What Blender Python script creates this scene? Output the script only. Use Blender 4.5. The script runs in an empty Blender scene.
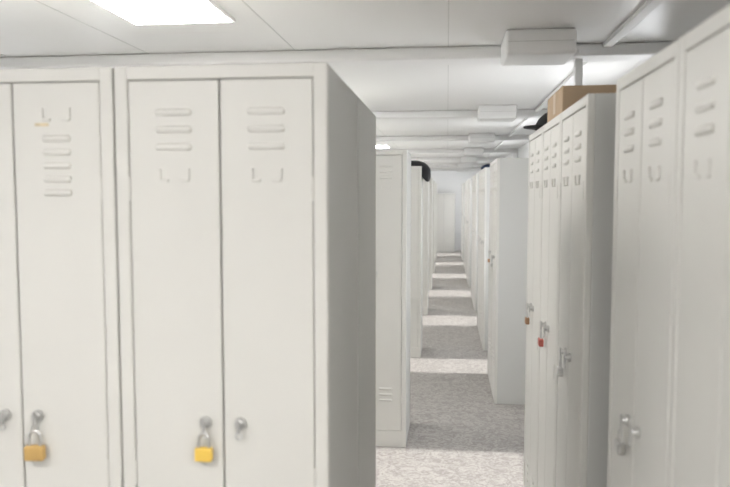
import bpy, bmesh, math, random
from mathutils import Vector, Matrix
random.seed(4)
scene = bpy.context.scene
try:
    scene.view_settings.view_transform = 'Standard'
except Exception:
    pass

# ---------------------------------------------------------------- materials
def mat(name, col, rough=0.5, metal=0.0, emis=None, bump=None, vary=None, spec=0.5):
    m = bpy.data.materials.new(name); m.use_nodes = True
    nt = m.node_tree; b = nt.nodes['Principled BSDF']
    b.inputs['Base Color'].default_value = (*col, 1)
    b.inputs['Roughness'].default_value = rough
    b.inputs['Metallic'].default_value = metal
    b.inputs['Specular IOR Level'].default_value = spec
    tc = nt.nodes.new('ShaderNodeTexCoord')
    if emis:
        b.inputs['Emission Color'].default_value = (*emis[0], 1)
        b.inputs['Emission Strength'].default_value = emis[1]
    if vary:
        n = nt.nodes.new('ShaderNodeTexNoise'); n.inputs['Scale'].default_value = vary[0]
        n.inputs['Detail'].default_value = 4
        r = nt.nodes.new('ShaderNodeValToRGB')
        r.color_ramp.elements[0].position = 0.35; r.color_ramp.elements[1].position = 0.65
        r.color_ramp.elements[0].color = (*[c*(1-vary[1]) for c in col], 1)
        r.color_ramp.elements[1].color = (*[min(1, c*(1+vary[1])) for c in col], 1)
        nt.links.new(tc.outputs['Object'], n.inputs['Vector'])
        nt.links.new(n.outputs['Fac'], r.inputs['Fac'])
        nt.links.new(r.outputs['Color'], b.inputs['Base Color'])
    if bump:
        n2 = nt.nodes.new('ShaderNodeTexNoise'); n2.inputs['Scale'].default_value = bump[0]
        bp = nt.nodes.new('ShaderNodeBump'); bp.inputs['Strength'].default_value = bump[1]
        bp.inputs['Distance'].default_value = 0.002
        nt.links.new(tc.outputs['Object'], n2.inputs['Vector'])
        nt.links.new(n2.outputs['Fac'], bp.inputs['Height'])
        nt.links.new(bp.outputs['Normal'], b.inputs['Normal'])
    return m

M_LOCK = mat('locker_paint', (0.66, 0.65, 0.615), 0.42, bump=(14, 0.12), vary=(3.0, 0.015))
M_BODY = mat('locker_shaded_body_paint', (0.57, 0.57, 0.55), 0.5, bump=(14, 0.1))  # locker paint darkened to carry the shade on the side panels
M_GAP = mat('locker_inner_shadow_paint', (0.38, 0.38, 0.37), 0.8)
M_CHROME = mat('chrome', (0.62, 0.62, 0.61), 0.30, 0.9)
M_BRASS = mat('brass', (0.68, 0.45, 0.17), 0.4, 0.5)
M_YEL = mat('yellow_plastic', (0.80, 0.54, 0.10), 0.4)
M_RED = mat('red_enamel', (0.50, 0.13, 0.10), 0.4)
M_BRN = mat('bronze', (0.42, 0.25, 0.15), 0.4, 0.5)
M_CEIL = mat('ceiling_panel', (0.89, 0.885, 0.87), 0.35, vary=(1.2, 0.01))
M_WALL = mat('wall_panel', (0.89, 0.89, 0.885), 0.5, bump=(30, 0.05))
M_TRIM = mat('white_trim', (0.90, 0.895, 0.885), 0.45)
M_SEAM = mat('ceiling_seam', (0.74, 0.74, 0.72), 0.6)
M_LED = mat('led_diffuser', (1, 1, 1), 0.5, emis=((1, 0.97, 0.925), 50))
M_CARD = mat('cardboard', (0.54, 0.40, 0.27), 0.85, vary=(8, 0.08))
M_TAPE = mat('packing_tape', (0.57, 0.43, 0.29), 0.3)
M_BLACK = mat('black_fabric', (0.018, 0.018, 0.02), 0.9, bump=(60, 0.5))
M_NAVY = mat('navy_fabric', (0.03, 0.05, 0.10), 0.9, bump=(60, 0.5))
M_PVC = mat('window_frame_pvc', (0.85, 0.85, 0.85), 0.35)
M_STAIN = mat('rust_stain', (0.60, 0.50, 0.32), 0.7, vary=(60, 0.15))

# floor: mottled grey contract vinyl
M_FLOOR = bpy.data.materials.new('mottled_vinyl'); M_FLOOR.use_nodes = True
nt = M_FLOOR.node_tree; b = nt.nodes['Principled BSDF']
tc = nt.nodes.new('ShaderNodeTexCoord')
n1 = nt.nodes.new('ShaderNodeTexNoise'); n1.inputs['Scale'].default_value = 20; n1.inputs['Detail'].default_value = 6
n1.inputs['Roughness'].default_value = 0.62; n1.inputs['Distortion'].default_value = 1.8
n2 = nt.nodes.new('ShaderNodeTexVoronoi'); n2.inputs['Scale'].default_value = 100
r1 = nt.nodes.new('ShaderNodeValToRGB')
r1.color_ramp.elements[0].position = 0.42; r1.color_ramp.elements[0].color = (0.31, 0.29, 0.275, 1)
r1.color_ramp.elements[1].position = 0.58; r1.color_ramp.elements[1].color = (0.46, 0.44, 0.42, 1)
mx = nt.nodes.new('ShaderNodeMix'); mx.data_type = 'RGBA'; mx.blend_type = 'MULTIPLY'
r2 = nt.nodes.new('ShaderNodeValToRGB')
r2.color_ramp.elements[0].color = (1, 1, 1, 1); r2.color_ramp.elements[1].color = (0.72, 0.71, 0.70, 1)
mx.inputs[0].default_value = 0.8
nt.links.new(tc.outputs['Object'], n1.inputs['Vector']); nt.links.new(tc.outputs['Object'], n2.inputs['Vector'])
nt.links.new(n1.outputs['Fac'], r1.inputs['Fac']); nt.links.new(n2.outputs['Distance'], r2.inputs['Fac'])
nt.links.new(r1.outputs['Color'], mx.inputs[6]); nt.links.new(r2.outputs['Color'], mx.inputs[7])
nt.links.new(mx.outputs[2], b.inputs['Base Color']); b.inputs['Roughness'].default_value = 0.5

M_GLASS = bpy.data.materials.new('window_glass'); M_GLASS.use_nodes = True
nt = M_GLASS.node_tree; nt.nodes.clear()
o = nt.nodes.new('ShaderNodeOutputMaterial'); mxs = nt.nodes.new('ShaderNodeMixShader')
tr = nt.nodes.new('ShaderNodeBsdfTransparent'); gl = nt.nodes.new('ShaderNodeBsdfGlossy')
gl.inputs['Roughness'].default_value = 0.02; mxs.inputs[0].default_value = 0.06
nt.links.new(tr.outputs[0], mxs.inputs[1]); nt.links.new(gl.outputs[0], mxs.inputs[2]); nt.links.new(mxs.outputs[0], o.inputs[0])

# ---------------------------------------------------------------- mesh helpers
def addbox(bm, lo, hi, mi=0, bev=0.0, seg=2):
    lo = Vector(lo); hi = Vector(hi)
    c = (lo+hi)/2; s = hi-lo
    r = bmesh.ops.create_cube(bm, size=1.0, matrix=Matrix.Translation(c) @ Matrix.Diagonal((s.x, s.y, s.z, 1)))
    vs = r['verts']
    fs = set(f for v in vs for f in v.link_faces)
    for f in fs: f.material_index = mi
    if bev > 0:
        es = list(set(e for v in vs for e in v.link_edges))
        rr = bmesh.ops.bevel(bm, geom=es, offset=bev, segments=seg, affect='EDGES', profile=0.5, clamp_overlap=True)
        for f in rr['faces']: f.material_index = mi

def addcyl(bm, c, r, h, axis='Y', mi=0, seg=20, r2=None):
    rot = {'X': Matrix.Rotation(math.pi/2, 4, 'Y'), 'Y': Matrix.Rotation(math.pi/2, 4, 'X'), 'Z': Matrix.Identity(4)}[axis]
    q = bmesh.ops.create_cone(bm, cap_ends=True, segments=seg, radius1=r, radius2=r if r2 is None else r2, depth=h,
                              matrix=Matrix.Translation(Vector(c)) @ rot)
    for f in set(f for v in q['verts'] for f in v.link_faces): f.material_index = mi

def addtube(bm, pts, r, mi=0, seg=10):
    rings = []
    n = len(pts)
    for i, p in enumerate(pts):
        p = Vector(p)
        t = (Vector(pts[min(i+1, n-1)]) - Vector(pts[max(i-1, 0)])).normalized()
        a = Vector((0, 1, 0))
        if abs(t.dot(a)) > 0.95: a = Vector((1, 0, 0))
        u = t.cross(a).normalized(); w = t.cross(u).normalized()
        rings.append([bm.verts.new(p + r*(math.cos(2*math.pi*k/seg)*u + math.sin(2*math.pi*k/seg)*w)) for k in range(seg)])
    for i in range(n-1):
        for k in range(seg):
            f = bm.faces.new((rings[i][k], rings[i][(k+1) % seg], rings[i+1][(k+1) % seg], rings[i+1][k])); f.material_index = mi
    for rg in (rings[0], rings[-1]):
        f = bm.faces.new(rg); f.material_index = mi

def finish(bm, name, mats, loc=(0, 0, 0), rotz=0, smooth=False):
    bmesh.ops.recalc_face_normals(bm, faces=bm.faces)
    me = bpy.data.meshes.new(name); bm.to_mesh(me); bm.free()
    for m in mats: me.materials.append(m)
    if smooth:
        for p in me.polygons: p.use_smooth = True
    ob = bpy.data.objects.new(name, me); scene.collection.objects.link(ob)
    ob.location = loc; ob.rotation_euler = (0, 0, rotz)
    return ob

# ---------------------------------------------------------------- locker cabinet
W, D, H = 0.443, 0.48, 1.80
FR = 0.028
def louver(bm, m, lw, z):
    q = bmesh.ops.create_uvsphere(bm, u_segments=20, v_segments=10, radius=1.0)
    hw, hh, dp = lw/2, 0.0075, 0.0050
    for v in q['verts']:
        x, y, z2 = v.co
        sx = hw-hh
        v.co = Vector((m + (sx if x > 0.02 else -sx if x < -0.02 else 0) + x*hh, 0.0015 + y*dp, z + z2*hh))
    for f in set(f for v in q['verts'] for f in v.link_faces): f.smooth = True

def locker_mesh(kind):
    bm = bmesh.new()
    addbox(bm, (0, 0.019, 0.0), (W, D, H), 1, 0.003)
    addbox(bm, (FR-0.004, 0.0175, 0.1-0.004), (W-FR+0.004, 0.0195, H-FR+0.006), 2)
    addbox(bm, (0, 0, 0), (FR, 0.020, H), 0, 0.0035, 3)
    addbox(bm, (W-FR, 0, 0), (W, 0.020, H), 0, 0.0035, 3)
    addbox(bm, (FR-0.002, 0.0005, H-FR), (W-FR+0.002, 0.020, H), 0, 0.003, 3)
    addbox(bm, (FR-0.002, 0.0005, 0.0), (W-FR+0.002, 0.020, 0.1), 0, 0.003, 3)
    g = 0.0018
    dw = (W-2*FR)/2
    z0, z1 = 0.1+g, H-FR-g
    for i in range(2):
        a = FR+i*dw+g; c = FR+(i+1)*dw-g
        addbox(bm, (a, 0.0015, z0), (c, 0.017, z1), 0, 0.003, 3)
        m = (a+c)/2
        if kind == 1:
            zs = [1.706, 1.671, 1.636]; lw = 0.078; zh = 1.578
        else:
            zs = [1.655, 1.627, 1.599, 1.571, 1.543]; lw = 0.064; zh = 1.705
        for z in zs + [0.36, 0.325, 0.29]:
            louver(bm, m, lw, z)
        for sg in (-1, 1):
            addbox(bm, (m+sg*0.030-0.0025, -0.0025, zh-0.012), (m+sg*0.030+0.0025, 0.003, zh+0.014), 0, 0.001)
        addbox(bm, (m-0.030, -0.0025, zh-0.014), (m-0.012, 0.003, zh-0.008), 0, 0.001)
        addbox(bm, (m+0.012, -0.0025, zh-0.014), (m+0.030, 0.003, zh-0.008), 0, 0.001)
        lx = W/2 + (-0.037 if i == 0 else 0.037)
        addcyl(bm, (lx, -0.002, 1.065), 0.0125, 0.008, 'Y', 3, 24)
        addcyl(bm, (lx, -0.009, 1.065), 0.0085, 0.010, 'Y', 3, 24, 0.007)
        addbox(bm, (lx-0.003, -0.018, 1.047), (lx+0.003, -0.012, 1.078), 3, 0.0012)
        ring = [(lx+0.0065*math.cos(t), -0.015, 1.042+0.0065*math.sin(t)) for t in [k*math.pi/8 for k in range(17)]]
        addtube(bm, ring, 0.0018, 3, 8)
        hx = FR+0.001 if i == 0 else W-FR-0.001
        for hz in (0.3, 0.95, 1.55):
            addcyl(bm, (hx, 0.0005, hz), 0.0022, 0.05, 'Z', 0, 8)
    if kind == 2:
        addbox(bm, (FR+dw+0.050, 0.0008, 1.681), (FR+dw+0.080, 0.0014, 1.687), 4)
    bmesh.ops.recalc_face_normals(bm, faces=bm.faces)
    me = bpy.data.meshes.new('locker_cabinet_mesh_%d' % kind); bm.to_mesh(me); bm.free()
    for m in (M_LOCK, M_BODY, M_GAP, M_CHROME, M_STAIN): me.materials.append(m)
    return me
LM = {1: locker_mesh(1), 2: locker_mesh(2)}
def locker(x, y, rot=0, kind=1, sc=(1, 1, 1)):
    ob = bpy.data.objects.new('locker_cabinet', LM[kind]); scene.collection.objects.link(ob)
    ob.location = (x, y, 0); ob.rotation_euler = (0, 0, rot); ob.scale = sc
    return ob

XL = -0.238
G = 0.004
for i in range(6):
    locker(XL-W-i*(W+G), 1.406, 0, 2 if i in (1, 3) else 1)
    locker(XL-i*(W+G), 2.385, math.pi, 1)
ROWS = [4.23+2.4*k for k in range(6)]
for k, y in enumerate(ROWS):
    for i in range(6):
        locker(XL-W-i*(W+G), y, 0, 1)
def rlocker(xf, ymax, kind=1):
    return locker(xf, ymax, -math.pi/2, kind)
rlocker(0.382, 1.70); rlocker(0.382, 1.70-W-G); rlocker(0.382, 1.70-2*(W+G))
for j in range(3): rlocker(0.359, 3.245-j*(W+0.002))
rlocker(0.356, 5.21+W); rlocker(0.356, 5.21+2*W+0.004)
for k in range(5):
    y0 = 7.0+2.4*k
    for j in range(3): rlocker(0.36+0.01*(k % 2), y0+(j+1)*(W+0.003))
locker(-0.39, 19.05, 0, 1, (1.36, 1, 0.87))

# ---------------------------------------------------------------- padlocks
def padlock(p, bodymat, rot=0, s=1.0, tilt=0):
    bm = bmesh.new()
    pts = [(-0.0105, 0, -0.030), (-0.0105, 0, -0.008)]
    pts += [(-0.0105*math.cos(t), 0, -0.008+0.0105*math.sin(t)) for t in [k*math.pi/10 for k in range(1, 10)]]
    pts += [(0.0105, 0, -0.008), (0.0105, 0, -0.030)]
    addtube(bm, pts, 0.0029, 0, 10)
    addbox(bm, (-0.0185, -0.0085, -0.054), (0.0185, 0.0085, -0.025), 1, 0.004, 3)
    addcyl(bm, (0, 0, -0.054), 0.005, 0.003, 'Z', 0, 16)
    addbox(bm, (-0.012, -0.0092, -0.048), (0.012, -0.008, -0.032), 1, 0.0006)
    ob = finish(bm, 'padlock', (M_CHROME, bodymat), p, rot)
    ob.scale = (s, s, s); ob.rotation_euler[1] = tilt
    return ob
zl = 1.041
padlock((XL-W/2-0.037, 1.406-0.016, zl), M_YEL, 0, 1.0)
padlock((XL-W-G-W/2+0.037, 1.406-0.016, zl-0.008), M_BRASS, 0.1, 1.12)
padlock((XL-W/2-0.037, 4.23-0.016, zl), M_BRASS)
R = -math.pi/2
padlock((0.382-0.016, 1.70-W/2+0.037, zl), M_CHROME, R+0.1, 0.85, 0.1)
padlock((0.359-0.016, 3.245-W/2+0.037, zl), M_BRN, R, 1.0)
padlock((0.359-0.016, 3.245-(W+0.002)-W/2+0.037, zl), M_RED, R, 1.0)
padlock((0.359-0.016, 3.245-2*(W+0.002)-W/2+0.037, zl), M_CHROME, R, 0.9)
padlock((0.356-0.016, 5.21+W/2+0.037, zl), M_CHROME, R)
padlock((0.356-0.016, 5.214+W*1.5-0.037, zl), M_BRN, R)

# ---------------------------------------------------------------- room shell
X0, X1, Y0, Y1, ZC = -3.1, 1.0, -2.6, 19.6, 2.19
def simple(name, lo, hi, m, bev=0.0):
    bm = bmesh.new(); addbox(bm, lo, hi, 0, bev); return finish(bm, name, (m,))
simple('floor', (X0-.1, Y0-.1, -0.1), (X1+.1, Y1+.1, 0), M_FLOOR)
simple('ceiling', (X0-.1, Y0-.1, ZC), (X1+.1, Y1+.1, ZC+.1), M_CEIL)
simple('wall_back', (X0-.1, Y1, 0), (X1+.1, Y1+.1, ZC), M_WALL)
simple('wall_front', (X0-.1, Y0-.1, 0), (X1+.1, Y0, ZC), M_WALL)
SILL, HEAD = 0.66, 2.0
WR = [(3.53+2.4*k, 4.27+2.4*k) for k in (-2, 0, 1, 2, 3, 4, 5, 6)]  # window behind the camera is added to light near lockers and right wall
WL = [(3.53+2.4*k, 4.27+2.4*k) for k in range(-2, 7)]  # unseen left windows, added for diffuse daylight
def wall_w(name, xa, xb, wins):
    bm = bmesh.new()
    addbox(bm, (xa, Y0, 0), (xb, Y1, SILL)); addbox(bm, (xa, Y0, HEAD), (xb, Y1, ZC))
    y = Y0
    for a, c in wins:
        addbox(bm, (xa, y, SILL), (xb, a, HEAD)); y = c
    addbox(bm, (xa, y, SILL), (xb, Y1, HEAD))
    return finish(bm, name, (M_WALL,))
wall_w('wall_right', X1, X1+0.1, WR); wall_w('wall_left', X0-0.1, X0, WL)
wn = 1
for xa, wins in ((X1+0.02, WR), (X0-0.08, WL)):
    for a, c in wins:
        bm = bmesh.new(); f = 0.03
        addbox(bm, (xa, a, SILL), (xa+0.06, a+f, HEAD), 0, 0.004); addbox(bm, (xa, c-f, SILL), (xa+0.06, c, HEAD), 0, 0.004)
        addbox(bm, (xa, a+f, SILL), (xa+0.06, c-f, SILL+f), 0, 0.004); addbox(bm, (xa, a+f, HEAD-f), (xa+0.06, c-f, HEAD), 0, 0.004)
        addbox(bm, (xa+0.028, a+f, SILL+f), (xa+0.032, c-f, HEAD-f), 1)
        finish(bm, 'window_%d' % wn, (M_PVC, M_GLASS)); wn += 1
simple('baseboard_right', (X1-0.012, Y0, 0), (X1, Y1, 0.07), M_TRIM, 0.003)
simple('baseboard_left', (X0, Y0, 0), (X0+0.012, Y1, 0.07), M_TRIM, 0.003)
simple('baseboard_back', (X0+0.012, Y1-0.012, 0), (X1-0.012, Y1, 0.07), M_TRIM, 0.003)

tn = 1
BE = [3.26+2.4*k for k in range(-2, 7)]
for y in BE:
    bm = bmesh.new()
    addbox(bm, (X0, y-0.06, ZC-0.055), (X1, y+0.10, ZC), 0, 0.012, 3)
    finish(bm, 'trim_%d' % tn, (M_TRIM,)); tn += 1
bm = bmesh.new()
addbox(bm, (0.66, Y0, ZC-0.02), (0.70, Y1, ZC), 0, 0.004, 2)
finish(bm, 'trim_%d' % tn, (M_TRIM,)); tn += 1
bm = bmesh.new()
for x in (-2.76, -2.07, -1.38, -0.69, 0.0):
    addbox(bm, (x-0.0022, Y0, ZC-0.0015), (x+0.0022, Y1, ZC+0.001))
finish(bm, 'trim_%d' % tn, (M_SEAM,)); tn += 1
simple('trim_%d' % tn, (0.555, 3.262, 0), (0.59, 3.30, ZC-0.054), M_TRIM, 0.005); tn += 1
bm = bmesh.new()
for y in BE:
    addbox(bm, (X1-0.06, y-0.06, 0), (X1, y+0.10, ZC-0.055), 0, 0.005)
finish(bm, 'trim_%d' % tn, (M_TRIM,)); tn += 1

for k in range(0, 7):
    y = 3.26+2.4*k
    bm = bmesh.new()
    addbox(bm, (0.225, y-0.36, ZC-0.10), (0.50, y-0.10, ZC), 0, 0.012, 3)
    addbox(bm, (0.235, y-0.362, ZC-0.050), (0.49, y-0.355, ZC-0.047), 1)
    addcyl(bm, (0.515, y-0.22, ZC-0.055), 0.018, 0.03, 'X', 0, 16)
    finish(bm, 'junction_box', (M_TRIM, M_SEAM))
spots = [(-1.18, 2.225+2.4*k) for k in range(-1, 7)] + [(0.22, -0.55)]  # last panel is an added fill lamp behind the camera
for x, y in spots:
    bm = bmesh.new()
    addbox(bm, (x, y, ZC-0.012), (x+0.393, y+0.395, ZC), 0, 0.002)
    addbox(bm, (x+0.012, y+0.012, ZC-0.0135), (x+0.381, y+0.383, ZC-0.011), 1)
    finish(bm, 'ceiling_light_panel', (M_TRIM, M_LED))

# ---------------------------------------------------------------- things on the lockers
bm = bmesh.new()
addbox(bm, (0.372, 2.41, 1.801), (0.74, 2.76, 1.892), 0, 0.003)
addbox(bm, (0.3715, 2.56, 1.82), (0.7405, 2.61, 1.8928), 1)
addbox(bm, (0.373, 2.411, 1.8915), (0.739, 2.58, 1.8935), 0); addbox(bm, (0.373, 2.59, 1.8915), (0.739, 2.759, 1.8935), 0)
finish(bm, 'cardboard_box', (M_CARD, M_TAPE))

def loft(name, prof, ys, m, jitter=0.008, sub=2, taper=True):
    bm = bmesh.new(); rings = []
    cx = sum(p[0] for p in prof)/len(prof); cz = min(p[1] for p in prof)+0.03
    for j, y in enumerate(ys):
        e = 1.0
        if taper and j in (0, len(ys)-1): e = 0.75
        ring = []
        for (x, z) in prof:
            jx, jz = random.uniform(-jitter, jitter), random.uniform(0, jitter)
            ring.append(bm.verts.new((cx+(x-cx)*e+jx, y+random.uniform(-jitter, jitter), cz+(z-cz)*e+jz)))
        rings.append(ring)
    n = len(prof)
    for a, c in zip(rings, rings[1:]):
        for k in range(n): bm.faces.new((a[k], a[(k+1) % n], c[(k+1) % n], c[k]))
    bm.faces.new(rings[0]); bm.faces.new(rings[-1])
    ob = finish(bm, name, (m,), smooth=True)
    s = ob.modifiers.new('s', 'SUBSURF'); s.levels = sub; s.render_levels = sub
    return ob
jp = [(-.46, 1.803), (-.34, 1.803), (-.226, 1.806), (-.222, 1.74), (-.212, 1.67), (-.19, 1.64), (-.165, 1.67), (-.16, 1.74),
      (-.17, 1.79), (-.22, 1.835), (-.29, 1.855), (-.38, 1.85), (-.45, 1.83)]
loft('black_jacket', jp, [6.66, 6.70, 6.75, 6.81, 6.87, 6.94, 6.99, 7.05], M_BLACK, 0.016)
bm = bmesh.new()
bmesh.ops.create_uvsphere(bm, u_segments=24, v_segments=12, radius=1, matrix=Matrix.Diagonal((0.10, 0.11, 0.085, 1)))
for v in bm.verts:
    if v.co.z < 0: v.co.z = 0
bmesh.ops.remove_doubles(bm, verts=bm.verts, dist=0.0005)
br = []
for k in range(13):
    t = math.pi + math.pi*k/12
    br.append((0.085*math.cos(t), -0.05+0.12*math.sin(t)))
top = [bm.verts.new((x, y, 0.010)) for x, y in br]; bot = [bm.verts.new((x, y, 0.004)) for x, y in br]
bm.faces.new(top); bm.faces.new(bot)
for k in range(12): bm.faces.new((top[k], top[k+1], bot[k+1], bot[k]))
bm.faces.new((top[0], top[-1], bot[-1], bot[0]))
addcyl(bm, (0, 0, 0.086), 0.007, 0.006, 'Z', 0, 12)
finish(bm, 'baseball_cap', (M_BLACK,), (0.46, 2.98, 1.801), -1.1, smooth=True)
loft('folded_work_trousers', [(.38, 1.803), (.48, 1.803), (.58, 1.803), (.60, 1.84), (.54, 1.87), (.46, 1.88), (.39, 1.86), (.36, 1.83)],
     [7.90, 7.97, 8.05, 8.13, 8.2], M_NAVY, 0.008)

# ---------------------------------------------------------------- light
w = bpy.data.worlds.new('World'); scene.world = w; w.use_nodes = True
bg = w.node_tree.nodes['Background']; bg.inputs[0].default_value = (0.95, 0.97, 1.0, 1); bg.inputs[1].default_value = 6.5
sl = bpy.data.lights.new('sun', 'SUN'); sl.energy = 5.0; sl.angle = math.radians(2.5); sl.color = (1, 0.97, 0.93)
so = bpy.data.objects.new('sun', sl); scene.collection.objects.link(so); so.location = (8, 5, 10)
d = Vector((-1, -0.03, -1.2))
so.rotation_euler = d.to_track_quat('-Z', 'Y').to_euler()

# ---------------------------------------------------------------- camera
cam = bpy.data.cameras.new('camera'); co = bpy.data.objects.new('camera', cam); scene.collection.objects.link(co)
cam.sensor_width = 36; cam.lens = 710/730*36
co.location = (0, 0, 1.539); co.rotation_euler = (math.radians(90-3.96), 0, math.radians(6.59))
cam.clip_start = 0.02
cam.dof.use_dof = True; cam.dof.focus_distance = 3.5; cam.dof.aperture_fstop = 3.2
scene.camera = co
